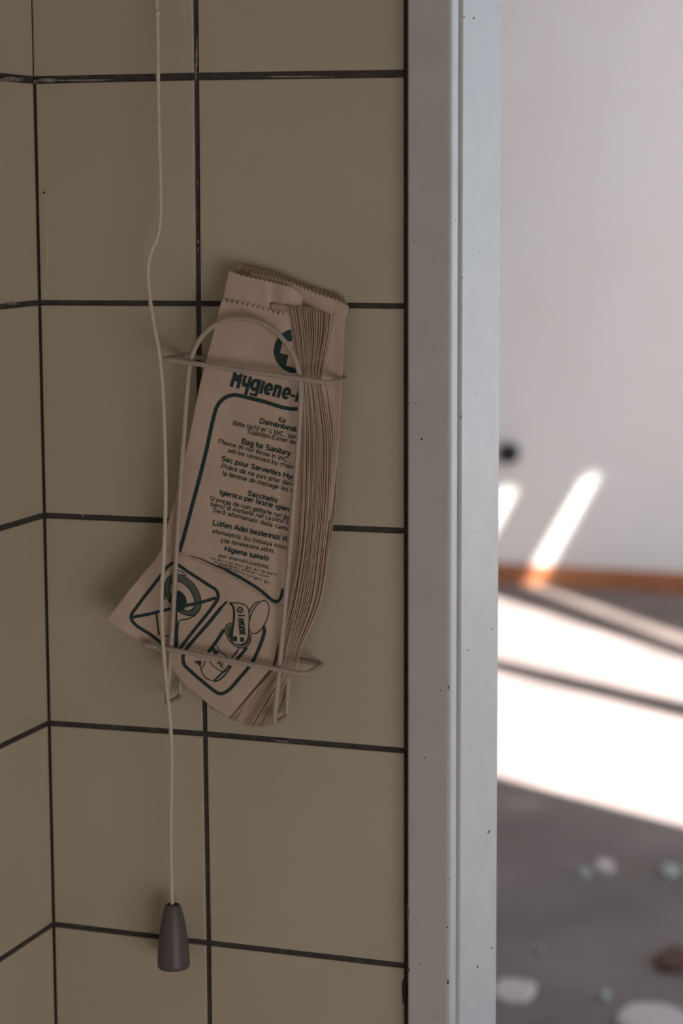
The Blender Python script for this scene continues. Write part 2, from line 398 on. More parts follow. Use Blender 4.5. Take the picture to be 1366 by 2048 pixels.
# black stop on the far wall
def lathe(name, prof, loc, axis, m, parent=None, segs=32):
    q = Vector(axis).to_track_quat('Z', 'Y'); vs, fs = [], []
    for r, h in prof:
        for k in range(segs):
            a = 2*math.pi*k/segs; vs.append(Vector(loc) + q @ Vector((r*math.cos(a), r*math.sin(a), h)))
    for i in range(len(prof)-1):
        for k in range(segs):
            k2 = (k+1) % segs; fs.append((i*segs+k, i*segs+k2, (i+1)*segs+k2, (i+1)*segs+k))
    fs.append(tuple(reversed(range(segs)))); fs.append(tuple((len(prof)-1)*segs+k for k in range(segs)))
    return mesh(name, vs, fs, m, parent, smooth=True)
kp = PW(1020, 906)
ks = lathe('wall_knob', [(0.034,0),(0.037,0.002),(0.037,0.006),(0.020,0.009),(0.020,0.02),(0.032,0.024),(0.037,0.034),(0.032,0.046),(0.014,0.052)], (kp.x, YF, kp.z), (0,-1,0), M['black'])
tag(ks, 'small round black knob on the white wall of the sunlit room', 'wall knob')

# ------------------------------------------------------------------ debris on the floor beyond
def chip(name, px, py, rx, ry, h, m, label, cat_, group=None, rot=0.0, jit=.18, n=11):
    pts = [PF(x, y, h) for x, y in blob(px, py, rx, ry, n=n, jit=jit, rot=rot)]
    c = sum(pts, Vector())/len(pts); n = len(pts)
    vs = [Vector((p.x, p.y, 0.0004)) for p in pts] + [Vector((c.x+(p.x-c.x)*.93, c.y+(p.y-c.y)*.93, h*random.uniform(.8, 1.1))) for p in pts]
    vs.append(Vector((c.x, c.y, h*1.15)))
    fs = [(i, (i+1) % n, n+(i+1) % n, n+i) for i in range(n)] + [(n+i, n+(i+1) % n, 2*n) for i in range(n)] + [tuple(reversed(range(n)))]
    o = mesh(name, vs, fs, m)
    b = bmesh.new(); b.from_mesh(o.data); bmesh.ops.recalc_face_normals(b, faces=b.faces); b.to_mesh(o.data); b.free()
    return tag(o, label, cat_, group)
chip('plaster_chip', 1030, 1978, 44, 24, 0.006, M['chip'], 'long white plaster chip on the floor touching the door frame edge', 'plaster chip')
chip('plaster_chip', 1308, 2030, 70, 32, 0.007, M['chip'], 'largest white plaster chip, at the lower right corner of the floor', 'plaster chip')
chip('plaster_chip', 1207, 1727, 21, 11, 0.010, M['chip'], 'small pinkish plaster chip just right of a pale green chip', 'plaster chip')
chip('paint_flake', 1170, 1743, 12, 10, 0.006, M['greenchip'], 'small pale green chip left of the pinkish plaster chip', 'paint flake')
chip('paint_flake', 1340, 1737, 20, 11, 0.006, M['greenchip'], 'wider pale green chip at the right edge of the floor', 'paint flake')
chip('paint_flake', 1211, 1987, 10, 9, 0.006, M['greenchip'], 'tiny pale green chip between the two large white plaster chips', 'paint flake')
chip('paint_flake', 1078, 1894, 9, 7, 0.004, M['stain'], 'tiny dull flake on the floor above the long white plaster chip', 'paint flake')
chip('dirt_clump', 1352, 1915, 38, 26, 0.010, M['rust'], 'red brown clump of dirt on the floor at the right edge', 'dirt')
chip('floor_scrap', 1042, 1607, 48, 9, 0.003, M['stain'], 'flat pale scrap on the floor just below the sunlit patch', 'scrap')

# ------------------------------------------------------------------ front printed bag
CX = [280, 330, 360, 400, 452, 500, 547, 575, 610]
CY = [1098, 1099, 1104, 1119, 1142, 1172, 1203, 1217, 1232]
def ycr(x): return interp(CX, CY, x)
def off(x, y):                                # distance of the front bag's paper from the wall
    s = y - ycr(x)
    o = 0.0270
    o += 0.0006*math.sin((x+0.25*y)/41.0) + 0.0004*math.sin((x*0.9-y)/67.0)
    if s < 0:
        o -= 0.0020*math.exp(s/10.0)
        o += 0.0006*sstep(-120, -20, s)
    else:
        o += 0.0018*(1-math.exp(-s/7.0)) - 0.0020*math.exp(-s/5.0)
        o += 0.0035*sstep(330, 215, x)
        o -= 0.0045*sstep(1330, 1440, y)
        o += 0.0004*math.sin((x-y)/17.0)*sstep(0, 40, s)
    o -= 0.0045*sstep(560, 606, x + 0.10*max(0, y-900))*sstep(1330, 1200, y)   # rolls back at the fold on the right
    o -= 0.0015*sstep(660, 600, y)
    return o
def coons(top_, bot_, left, right, nu, nv, arc=True):
    g = []
    T = [arc_poly(top_, i/nu) for i in range(nu+1)]; B = [arc_poly(bot_, i/nu) for i in range(nu+1)]
    L = [arc_poly(left, j/nv) for j in range(nv+1)]; R_ = [arc_poly(right, j/nv) for j in range(nv+1)]
    for j in range(nv+1):
        v = j/nv; row = []
        for i in range(nu+1):
            u = i/nu
            row.append(tuple((1-v)*T[i][k] + v*B[i][k] + (1-u)*L[j][k] + u*R_[j][k]
                       - ((1-u)*(1-v)*T[0][k] + u*(1-v)*T[-1][k] + (1-u)*v*B[0][k] + u*v*B[-1][k]) for k in (0, 1)))
        g.append(row)
    return g
def grid_mesh(name, g, offf, m, parent=None, th=0.00035):
    vs = [P(x, y, offf(x, y)) for row in g for x, y in row]
    nu = len(g[0]); fs = [(j*nu+i, (j+1)*nu+i, (j+1)*nu+i+1, j*nu+i+1) for j in range(len(g)-1) for i in range(nu-1)]
    o = mesh(name, vs, fs, m, parent, smooth=True)
    md = o.modifiers.new('thickness', 'SOLIDIFY'); md.thickness = th; md.offset = 0
    return o
def zigzag(pl, teeth, amp, sub=4):            # pinked edge
    out = []
    for i in range(teeth*sub+1):
        t = i/(teeth*sub); x, y = arc_poly(pl, t); ph = (i % sub)/sub
        out.append((x + random.uniform(-.3, .3), y + amp*(abs(ph-0.5)*2-0.5)))
    return out
Ltop = [(443,600),(423,680),(401,763),(375,889),(352,985),(333,1060),(322,1096)]
Rtop = [(577,628),(592,700),(603,765),(604,830),(602,900),(597,1010),(590,1100),(579,1170),(574,1217)]
crease = [(322,1096)] + [(x, ycr(x)) for x in (345,360,400,452,500,547)] + [(574,1217)]
topz = zigzag([(443,600),(480,606),(520,615),(552,624),(577,628)], 13, 8.5)
g1 = coons(topz, crease, Ltop, Rtop, 104, 110)
for i in range(105): g1[0][i] = (g1[0][i][0], topz[min(int(i/104*(len(topz)-1)+.5), len(topz)-1)][1])
Llow = [(322,1096),(308,1122),(285,1148),(258,1180),(235,1210),(212,1238)]
Rlow = [(574,1217),(566,1255),(556,1290),(546,1330),(503,1382),(457,1436)]
blow = [(212,1238),(245,1262),(286,1287),(318,1303),(337,1322),(350,1348),(375,1375),(407,1400),(430,1419),(457,1436)]
g2 = coons(crease, blow, Llow, Rlow, 104, 80)
root = bpy.data.objects.new('paper_bag', None); C.objects.link(root); root.location = P(450, 1436, 0.027)
root_inv = Matrix.Translation(-root.location)
tag(root, 'printed brown paper hygiene bag at the front of the wire holder', 'paper bag')
def adopt(o, par=root):
    o.parent = par; o.matrix_parent_inverse = par.matrix_world.inverted() if par.type != 'EMPTY' else Matrix.Translation(-par.location)
    return o
g = g1 + g2[1:]
adopt(grid_mesh('front_panel', g, off, M['paper']))
# back layer standing above the pinked opening
tb = zigzag([(457,543),(482,552),(517,560),(536,564),(587,577),(604,592)], 17, 4.5)
gb = coons(tb, [(432,650),(500,660),(600,668)], [(457,543),(447,590),(432,650)], [(604,592),(604,620),(600,668)], len(tb)-1, 24)
def offb(x, y):
    o = 0.0252 - 0.0022*sstep(532, 540, x - 0.10*(y-565)) + 0.0018*sstep(545, 570, x) - 0.0030*sstep(575, 606, x)
    o -= 0.0012*sstep(478, 440, x + 0.35*(y-560))
    return o - 0.0015*sstep(640, 600, y)
adopt(grid_mesh('back_panel', gb, offb, M['paper']))

# ---- print
PRN = 0.00042
class Ink:
    def __init__(s, lift=PRN): s.v = []; s.f = []; s.lift = lift
    def add(s, pts, faces):
        b0 = len(s.v); s.v += [P(x, y, off(x, y) + s.lift) for x, y in pts]; s.f += [tuple(i+b0 for i in q) for q in faces]
    def stroke(s, pts, wd, closed=False, taper=None):
        pts = [tuple(p) for p in pts]
        den = []
        nn = len(pts) if closed else len(pts)-1
        for i in range(nn):
            a, b2 = pts[i], pts[(i+1) % len(pts)]; k = max(1, int(math.dist(a, b2)/5))
            for j in range(k): den.append((a[0]+(b2[0]-a[0])*j/k, a[1]+(b2[1]-a[1])*j/k))
        if not closed: den.append(pts[-1])
        n = len(den); L, R_ = [], []
        for i, p in enumerate(den):
            a = den[(i-1) % n] if (closed or i > 0) else den[0]; c = den[(i+1) % n] if (closed or i < n-1) else den[-1]
            dx, dy = c[0]-a[0], c[1]-a[1]; l = math.hypot(dx, dy) or 1
            h = (wd(i/(n-1)) if callable(wd) else wd)/2
            L.append((p[0]-dy/l*h, p[1]+dx/l*h)); R_.append((p[0]+dy/l*h, p[1]-dx/l*h))
        m_ = n if closed else n-1
        s.add(L+R_, [(i, (i+1) % n, n+(i+1) % n, n+i) for i in range(m_)])
    def poly(s, pts):
        s.add([(sum(p[0] for p in pts)/len(pts), sum(p[1] for p in pts)/len(pts))] + list(pts), [(0, i+1, (i+1) % len(pts)+1) for i in range(len(pts))])
    def disc(s, cx, cy, rx, ry, rot=0, n=28): s.poly(ell(cx, cy, rx, ry, rot, n))
    def build(s, name, m): return adopt(mesh(name, s.v, s.f, m))
def ell(cx, cy, rx, ry, rot=0, n=28, a0=0, a1=360):
    full = (a1-a0) == 360; out = []
    for k in range(n if full else n+1):
        a = math.radians(a0 + (a1-a0)*k/n); x, y = rx*math.cos(a), ry*math.sin(a)
        out.append((cx + x*math.cos(rot)-y*math.sin(rot), cy + x*math.sin(rot)+y*math.cos(rot)))
    return out
def rpoly(pts, r, n=6, closed=False):
    out = []; N_ = len(pts)
    for i in range(N_):
        if not closed and i in (0, N_-1): out.append(pts[i]); continue
        a, b2, c = Vector(pts[i-1]), Vector(pts[i]), Vector(pts[(i+1) % N_])
        rr = min(r, (a-b2).length*.48, (c-b2).length*.48); s_, e_ = b2+(a-b2).normalized()*rr, b2+(c-b2).normalized()*rr
        for k in range(n+1):
            t = k/n; q = s_*(1-t)**2 + b2*2*t*(1-t) + e_*t*t; out.append((q.x, q.y))
    return out

ink = Ink()
# rounded frame round the text: top, left side, and the corner above the crease
ink.stroke(cat([(598,818),(570,816),(530,804),(498,796)], 5) + cat([(485,792.5),(470,790),(455,793),(443,801),(434,813),(429,828)], 4) + [(424,848),(413,900),(402,945),(390,990),(378,1035),(366,1080),(358,1104)], 7.5)
ink.stroke([(380,1112),(400,1117),(430,1131),(452,1139)], lambda t: 1.0+3.0*t)
ink.stroke(cat([(450,1139),(480,1155),(505,1170),(525,1184),(541,1198),(550,1203),(558,1201),(563,1192),(566,1178)], 4), 6.2)
ink.stroke([(580,1132),(588,1100)], 3.5)
ink.build('printed_frame', M['ink'])

# circle mark with a cross left blank
def cut_disc():
    k = Ink(); cx, cy, r, a0 = 592, 702, 44, math.radians(13)
    # fill the disc with small cells, skipping the cross and what lies past the fold
    st = 1.6; ca, sa = math.cos(a0), math.sin(a0)
    n = int(r/st)+2
    for i in range(-n, n):
        for j in range(-n, n):
            u, v = (i+.5)*st, (j+.5)*st
            if u*u+v*v > r*r: continue
            if (abs(v+3) < 13.5 and abs(u) < 31) or (abs(u+0) < 13.0 and abs(v+2) < 36): continue
            x, y = cx+u*ca-v*sa, cy+u*sa+v*ca
            ex = interp([628,700,765,830], [577,591,601,604], y)
            if x > ex: continue
            h = st/2
            k.add([(x+p*h*ca-q*h*sa, y+p*h*sa+q*h*ca) for p, q in ((-1,-1),(1,-1),(1,1),(-1,1))], [(0,1,2,3)])
    k.stroke([q for q in ell(cx, cy, r-.8, r-.8, 0, 60, 95, 262)], 2.2)
    return k
cut_disc().build('printed_emblem', M['ink'])

# heavy headline
hd = Ink(); ux, uy = (0.974, 0.226), (0.27, -0.96)
def H(x, y, o=(459, 773)): return (o[0]+x*ux[0]+y*uy[0], o[1]+x*ux[1]+y*uy[1])
def hs(pts, wd=6.5): hd.stroke([H(*p) for p in pts], wd)
hs([(3.5,0),(3.5,30)]); hs([(16.5,0),(16.5,30)]); hs([(3.5,20),(16.5,20)], 14)
hs([(25,29),(25,12),(27,9)]); hs([(35.5,29),(35.5,-9)]); hs([(24,10),(36,10)], 8)
for p in ((48.5,14),): hd.stroke([H(48.5+6.4*math.cos(a), 14.5+9.5*math.sin(a)) for a in [2*math.pi*k/20 for k in range(20)]], 7, closed=True)
hs([(56,27),(56,-4)], 6); hs([(43,-5.5),(58,-5.5)], 5)
hs([(63.5,0),(63.5,26)], 6)
def e_at(x0):
    hd.stroke([H(x0+8.5+5.5*math.cos(a), 12.5+9.3*math.sin(a)) for a in [math.radians(k*318/22) for k in range(23)]], 7)
    hs([(x0+3,11.5),(x0+15,11.5)], 4.5)
e_at(68); e_at(105)
hs([(90,0),(90,25)]); hs([(99.5,0),(99.5,22)]); hs([(88,21.5),(101,21.5)], 7)
hs([(122.5,10.5),(132,10.5)], 5); hs([(136.5,0),(136.5,25)], 6)
hd.build('printed_heading', M['ink'])

# lines of text: (string, bold, start, end, cap height px)
LINES = [
 ('für',1,(556,843),(572,847),9.5),('Damenbinde',1,(518,846),(597,865),10.5),
 ('Bitte nicht in´ s WC, son',0,(464.5,850),(594,879),9.5),('Toiletten-Eimer we',0,(492,867),(594,890),9.5),
 ('Bag for Sanitary',1,(482,887),(580,912),11),('Please do not throw in WC.,',0,(436,886),(582,926),9),
 ('will be removed by cham',0,(455,904.5),(588,939),9),('Sac pour Serviettes Hygi',1,(441.5,921),(593,961),10),
 ('Prière de ne pas jeter dans',0,(441.5,936),(590,974),9.5),('la femme de menage les en',0,(444,950.5),(593,987.5),9.5),
 ('Sacchetto',1,(494,990.5),(554.6,1006),10),('Igienico per fascie igienich',1,(437.8,988.5),(595,1027.5),10),
 ('Si prega de non gettarle nel gabin',0,(418,1000),(594,1043),9),('bensi di metterle nel castino tolet',0,(420.5,1012),(593,1053),9),
 ('Sarà allontanato dalla camer',0,(424.5,1023.5),(583,1064),9),('Lütfen Adet bezlerinizi W',1,(424.5,1050),(577,1084),10.5),
 ('atamayiniz, bu torbaya koyu',0,(423.5,1065.5),(573,1099),8.5),('çöp tenekesine atiniz.',0,(440.5,1083.5),(551,1107),8.5),
 ('Higiena saketo',1,(448,1102),(537,1122),10),('por menstrusorbiloj.',0,(437,1114),(540,1138),7.5),
 ('ne en maj tion ĝin en la pelv',0,(419,1117.5),(553,1152),5.2),('la metalan sitelan ujon',0,(427,1125),(539,1156),4.6),('kameristino forigos ĝin',0,(436,1131),(541,1169),4.8)]
tx = Ink()
def A(cx, cy, rx, ry, a0, a1, n=10):
    return [(cx+rx*math.cos(math.radians(a0+(a1-a0)*k/n)), cy+ry*math.sin(math.radians(a0+(a1-a0)*k/n))) for k in range(n+1)]
XH = 0.73; hx = XH/2; RX = 0.235                # a plain grotesque drawn with a pen: cap height 1
o_ = lambda cx=.33: A(cx, hx, RX, hx-.05, 0, 360, 18)
st = lambda x, y0=0, y1=XH: [(x, y0), (x, y1)]
def ac(k, cx, y=0.92):                         # accents
    return {'u': [[(cx-.14,y),(cx-.14,y+.13)],[(cx+.14,y),(cx+.14,y+.13)]], 'g': [[(cx-.12,y+.16),(cx+.06,y)]], 'a': [[(cx-.06,y),(cx+.12,y+.16)]],
            'c': [[(cx-.14,y),(cx,y+.15)],[(cx,y+.15),(cx+.14,y)]]}[k]
GL = {
 'a': (.70, [A(.32,.50,.20,.18,160,0,8)+[(.52,.12),(.56,0)], A(.30,.21,.20,.155,20,340,12)]),
 'b': (.70, [st(.10,0,1), o_(.36)]), 'c': (.64, [A(.34,hx,RX,hx-.05,40,320,14)]), 'd': (.70, [st(.60,0,1), o_(.34)]),
 'e': (.69, [A(.34,hx,RX,hx-.05,0,325,16), [(.11,hx),(.57,hx)]]), 'f': (.36, [[(.16,0),(.16,.82)]+A(.30,.82,.14,.13,180,90,5), [(.02,XH-.05),(.32,XH-.05)]]),
 'g': (.70, [o_(.34), [(.60,XH),(.60,-.08)]+A(.36,-.08,.24,.15,0,-160,8)]), 'h': (.70, [st(.11,0,1), [(.11,.40)]+A(.35,.44,.22,.24,180,0,8)+[(.57,0)]]),
 'i': (.28, [st(.14), [(.14,.86),(.14,1)]]), 'j': (.28, [[(.15,XH),(.15,-.12)]+A(.03,-.12,.12,.12,0,-80,4), [(.15,.86),(.15,1)]]),
 'k': (.63, [st(.11,0,1), [(.56,XH),(.13,.28)], [(.28,.42),(.60,0)]]), 'l': (.28, [st(.14,0,1)]),
 'm': (1.03, [st(.11), [(.11,.42)]+A(.31,.48,.20,.20,180,0,8)+[(.51,0)], [(.51,.42)]+A(.71,.48,.20,.20,180,0,8)+[(.91,0)]]),
 'n': (.70, [st(.11), [(.11,.40)]+A(.35,.44,.22,.24,180,0,8)+[(.57,0)]]), 'o': (.69, [o_(.345)]),
 'p': (.70, [st(.10,-.28,XH), o_(.36)]), 'r': (.42, [st(.11), [(.11,.42)]+A(.33,.44,.22,.23,180,85,6)]),
 's': (.63, [A(.31,.53,.20,.15,35,250,10)+A(.33,.20,.20,.155,80,-150,10)]), 't': (.36, [[(.16,.95),(.16,.16)]+A(.28,.16,.12,.12,180,270,4), [(.02,XH-.05),(.32,XH-.05)]]),
 'u': (.70, [[(.11,XH),(.11,.28)]+A(.33,.28,.22,.23,180,360,8), st(.58)]), 'v': (.63, [[(.04,XH),(.31,0)], [(.31,0),(.59,XH)]]),
 'w': (.92, [[(.03,XH),(.25,0)], [(.25,0),(.46,XH)], [(.46,XH),(.67,0)], [(.67,0),(.89,XH)]]),
 'y': (.63, [[(.04,XH),(.33,0)], [(.60,XH),(.30,-.12)]+A(.18,-.12,.12,.12,0,-90,4)]), 'z': (.63, [[(.06,XH-.05),(.56,XH-.05)], [(.54,XH-.05),(.08,.05)], [(.05,.05),(.58,.05)]]),
 'A': (.90, [[(.05,0),(.45,1)], [(.45,1),(.85,0)], [(.2,.34),(.7,.34)]]),
 'B': (.90, [st(.14,0,1), [(.14,.95),(.5,.95)]+A(.52,.74,.22,.21,90,-90,8)+[(.14,.53)], [(.14,.53),(.54,.53)]+A(.56,.29,.24,.24,90,-90,8)+[(.14,.05)]]),
 'C': (.98, [A(.50,.5,.38,.46,42,318,18)]), 'D': (.96, [st(.14,0,1), [(.14,.95),(.45,.95)]+A(.46,.5,.38,.45,90,-90,12)+[(.14,.05)]]),
 'E': (.90, [st(.14,0,1), [(.14,.95),(.80,.95)], [(.14,.52),(.74,.52)], [(.14,.05),(.82,.05)]]), 'F': (.82, [st(.14,0,1), [(.14,.95),(.76,.95)], [(.14,.50),(.66,.50)]]),
 'G': (1.02, [A(.50,.5,.38,.46,42,330,18), [(.88,.46),(.88,.05)], [(.55,.46),(.9,.46)]]),
 'H': (.96, [st(.14,0,1), st(.82,0,1), [(.14,.52),(.82,.52)]]), 'I': (.34, [st(.17,0,1)]), 'L': (.76, [st(.14,0,1), [(.14,.05),(.72,.05)]]),
 'N': (.96, [st(.14,0,1), st(.82,0,1), [(.15,.98),(.81,.02)]]), 'P': (.88, [st(.14,0,1), [(.14,.95),(.52,.95)]+A(.54,.71,.25,.24,90,-90,8)+[(.14,.47)]]),
 'S': (.88, [A(.44,.72,.29,.23,30,255,10)+A(.45,.28,.30,.24,80,-155,10)]), 'T': (.82, [st(.41,0,1), [(.04,.95),(.78,.95)]]),
 'W': (1.26, [[(.04,1),(.33,0)], [(.33,0),(.63,1)], [(.63,1),(.93,0)], [(.93,0),(1.22,1)]]), 'Y': (.88, [[(.04,1),(.44,.42)], [(.84,1),(.44,.42)], [(.44,.45),(.44,0)]]),
 '.': (.36, [[(.18,0),(.18,.13)]]), ',': (.36, [[(.18,.13),(.18,0)], [(.18,0),(.13,-.14)]]), '-': (.42, [[(.06,.36),(.36,.36)]]), '´': (.34, [[(.12,.75),(.24,1)]]), ' ': (.37, [])}
for c_, base_, k_ in (('ü','u','u'),('ö','o','u'),('è','e','g'),('é','e','a'),('à','a','g'),('ĝ','g','c')):
    GL[c_] = (GL[base_][0], GL[base_][1] + ac(k_, .34, .86))
GL['ç'] = (GL['c'][0], GL['c'][1] + [[(.34,.02),(.34,-.10),(.42,-.17),(.30,-.25)]])
def put_text(k, s, bold, a, e, cap, upv=(0.23, -0.973)):
    adv = sum(GL[c][0] for c in s); x = 0; wd = cap*(.215 if bold else .155)
    for c in s:
        wg, strokes = GL[c]
        for stt in strokes:
            k.stroke([(a[0]+(x+p[0])/adv*(e[0]-a[0]) + p[1]*cap*upv[0], a[1]+(x+p[0])/adv*(e[1]-a[1]) + p[1]*cap*upv[1]) for p in stt], wd)
        x += wg
for L in LINES: put_text(tx, *L)
tx.build('printed_text', M['ink'])

# left pictogram: object in a struck-out rounded square
pg = Ink(PRN)
pg.stroke(cat([(345,1306),(330,1293),(316,1281),(302.5,1270),(288,1261),(275,1253),(266,1244),(262,1235),(265,1226),(275,1212),(290,1192),(304,1174),(318,1156),(330,1139),(340,1129)], 3), 6.3)
pg.stroke(cat([(340,1129),(348,1126),(358,1131),(375,1143),(400,1159),(420,1172),(431,1179),(436,1188),(435,1198),(428,1210),(412,1231),(390,1258),(370,1284),(361,1296),(357,1302)], 3), 6.3)
pg.stroke([(263,1235),(300,1228),(335,1219),(373,1211),(405,1204),(432,1196)], 6)
pg.disc(356,1202,17,21,-.3)
pg.stroke([(350,1210),(351.5,1250),(352,1296)], 7.5)
pg.stroke(cat([(391,1231),(375,1238),(360,1241),(356,1255),(355.5,1294)], 4), 2.2)
pg.stroke([(313,1228),(318,1270)], 3.6)
pg.stroke([(330,1272),(350,1274)], 2.2)
pg.stroke(ell(366,1190,46,30,.95,36), 2.0, closed=True)
pg.stroke(ell(364,1192,34,20,.95,36), 2.2, closed=True)
pg.stroke(cat([(349,1142),(356,1141),(366,1145),(372,1151),(364,1150),(354,1150)], 3), 1.6)
pg.build('printed_toilet_symbol', M['ink'])
gy = Ink(PRN*0.8); gy.stroke(ell(365,1191,40,25,.95,40), 10, closed=True); gy.stroke([(328,1200),(330,1170),(338,1160)], 7)
gy.build('printed_toilet_shading', M['greyink'])

# right pictogram: bin with open lid and a bag
fr = Ink()
fr.stroke(cat([(454,1203),(440,1218),(420,1243),(398,1268),(378,1291),(368,1306),(366,1318),(369,1330),(383,1344),(405,1363),(430,1383),(441,1387.5),(452,1384),(464,1374),(480,1355),(498.7,1333),(511,1312),(521,1289),(528,1268),(529,1258),(527.5,1250)], 3), lambda t: 6.8 if .03 < t < .97 else 4)
Z = lambda x, y: (400+x/6.83, 1200+y/6.83)
fr.stroke(cat([Z(400,40),Z(560,48),Z(650,105),Z(672,200),Z(668,350),Z(662,480),Z(640,560),Z(600,602),Z(540,610),Z(480,600),Z(432,560)], 4), 2.0)
fr.stroke(cat([Z(405,42),Z(445,80),Z(465,160),Z(458,300),Z(440,440),Z(432,560)], 4), 4.2)
fr.stroke([Z(548+36*math.cos(a), 137+36*math.sin(a)) for a in [2*math.pi*k/18 for k in range(18)]], 2.6, closed=True)
fr.stroke([Z(530,137),Z(566,137)], 1.5); fr.stroke([Z(548,120),Z(548,155)], 1.5)
fr.stroke([Z(520,212),Z(612,214)], 2.4); fr.stroke([Z(545,235),Z(552,212)], 2)
fr.stroke([Z(480,500),Z(480,565)], 8.0); fr.stroke([Z(575,512),Z(575,572)], 7.5)
fr.stroke(ell(*Z(806,235), 16.5, 35, .38, 40), 2.0, closed=True)
fr.stroke(cat([Z(672,165),Z(700,105),Z(750,45),Z(800,15)], 4), 2)
fr.stroke(cat([Z(432,318),Z(380,330),Z(345,400),Z(365,490),Z(420,575),Z(500,640),Z(600,655),Z(665,610),Z(695,530),Z(680,455)], 4), 2.2)
fr.stroke([Z(330,400),Z(230,560),Z(110,715)], 6.5)
fr.stroke([Z(535,660),Z(430,795)], 2.4); fr.stroke([Z(640,650),Z(560,750),Z(500,812)], 6)
fr.stroke([Z(410,890),Z(290,1010),Z(190,1105)], 3.6); fr.stroke(cat([Z(430,900),Z(350,1010),Z(270,1090),Z(190,1110)], 4), 3)
fr.stroke([Z(440,780),Z(520,700)], 1.6)
fr.stroke(cat([Z(228,610),Z(262,680),Z(320,740),Z(400,800)], 4), 1.8)
fr.stroke(cat([Z(128,830),Z(170,890),Z(240,945),Z(310,975),Z(395,965)], 4), 1.8)
fr.stroke(cat([Z(10,930),Z(40,1010),Z(90,1075),Z(190,1108)], 4), 2)
fr.stroke(cat([Z(70,830),Z(55,890),Z(15,930),Z(0,890)], 4), 1.8)
fr.poly([(390,1321),(396,1323),(402,1320),(403,1328),(399,1333),(396,1328),(391,1326)])
fr.build('printed_bin_symbol', M['ink'])
g3 = Ink(PRN*0.8)
g3.poly([Z(440,330),Z(390,345),Z(360,400),Z(380,490),Z(430,560),Z(450,420)])
g3.poly([Z(668,470),Z(688,530),Z(650,610),Z(580,645),Z(500,625),Z(600,610),Z(645,560)])
g3.build('printed_bin_shading', M['greyink'])
sm = Ink()
sm.poly([Z(380,480),Z(440,380),Z(436,470),Z(428,560)])
put_text(sm, 'HYGIENE', 1, Z(520,255), Z(545,480), 11.5, upv=(1.0, 0.05))
put_text(sm, 'ABF', 1, Z(150,690), Z(225,770), 9, upv=(.62, -.78))
put_text(sm, 'AL', 1, Z(225,865), Z(320,935), 9, upv=(.62, -.78))
sm.build('printed_lettering', M['ink'])

# ------------------------------------------------------------------ fanned bags behind
GB = 'brown paper bags fanned behind the printed bag'
NF = 24
ROWY = [0, 1, 2, 3, 4, 5, 6, 7, 8, 9, 10]
def right_edge(t):
    j = lambda a, s=1.0: a + random.uniform(-s, s)
    topx = 578 + 110*t; topy = interp([578,601,625,644,665,676,690], [610,612,615,624,629,618,604], topx)
    pts = [(topx, topy)]
    def fan(x0, x1, xe, y, tt=0.88):
        x = x0 + (x1-x0)*min(t/tt, 1) + (xe-x1)*max(0, (t-tt)/(1-tt)); pts.append((j(x, .8), y))
    fan(589, 668, 685, 670)
    fan(602, 646, 684, 752)
    fan(606, 652, 682, 800)
    fan(606, 664, 679, 880)
    fan(603, 662, 673, 1000)
    fan(596, 652, 660, 1100)
    fan(580, 638, 644, 1200)
    if t < 0.2:
        k = t/0.2
        pts += [(563+4*k, 1285), (546+5*k, 1338), (504+6*k, 1388), (460+13*k, 1438+6*k)]
    else:
        k = (t-0.2)/0.8
        pts += [(574+33*k, 1290), (562+32*k, 1338), (530+44*k, 1390), (489+56*k, 1451+5*math.sin(k*3.1)-2*k)]
    return pts
def fan_bag(i):
    t = (i+0.5)/NF + random.uniform(-.35, .35)/NF
    R_ = right_edge(t)
    base = 0.0240 - 0.0165*t
    nu, nv = 14, 90
    g = []
    Rc = cat(R_, 6)
    ph = random.uniform(0, 6)
    wv = random.uniform(.3, 1.0)
    wid = 42
    for jn in range(nv+1):
        v = jn/nv; x, y = lerp_poly(Rc, v)
        x += 0.9*math.sin(v*9+ph)*wv
        row = []
        for k in range(nu+1):
            u = k/nu; d = (1-u)**1.6*wid
            dy = -0.55*d*sstep(0.80, 1.0, v)+(random.uniform(-1, 1) if False else 0)
            yy = y + dy
            if jn == 0: yy += 2.2*(abs((k % 4)/4-0.5)*2-0.5)
            o = base + 0.0026*math.exp(-d/4.0) - 0.0035*(t > .2)*sstep(.72,.93,v) + 0.0006*math.sin(v*14+1+t*2.5)*(1-v*0.3)
            row.append(P(x-d, yy - d*0.08*(1-v), o))
        g.append(row)
    vs = [p for r in g for p in r]; n = nu+1
    fs = [(a*n+c, (a+1)*n+c, (a+1)*n+c+1, a*n+c+1) for a in range(nv) for c in range(nu)]
    o = mesh('paper_bag', vs, fs, M['paper'] if i % 3 else M['paperdark'], smooth=True)
    md = o.modifiers.new('thickness', 'SOLIDIFY'); md.thickness = 0.00040; md.offset = 0
    tag(o, 'brown paper bag seen edge-on in the fan to the right of the printed bag', 'paper bag', GB)
for i in range(NF): fan_bag(i)
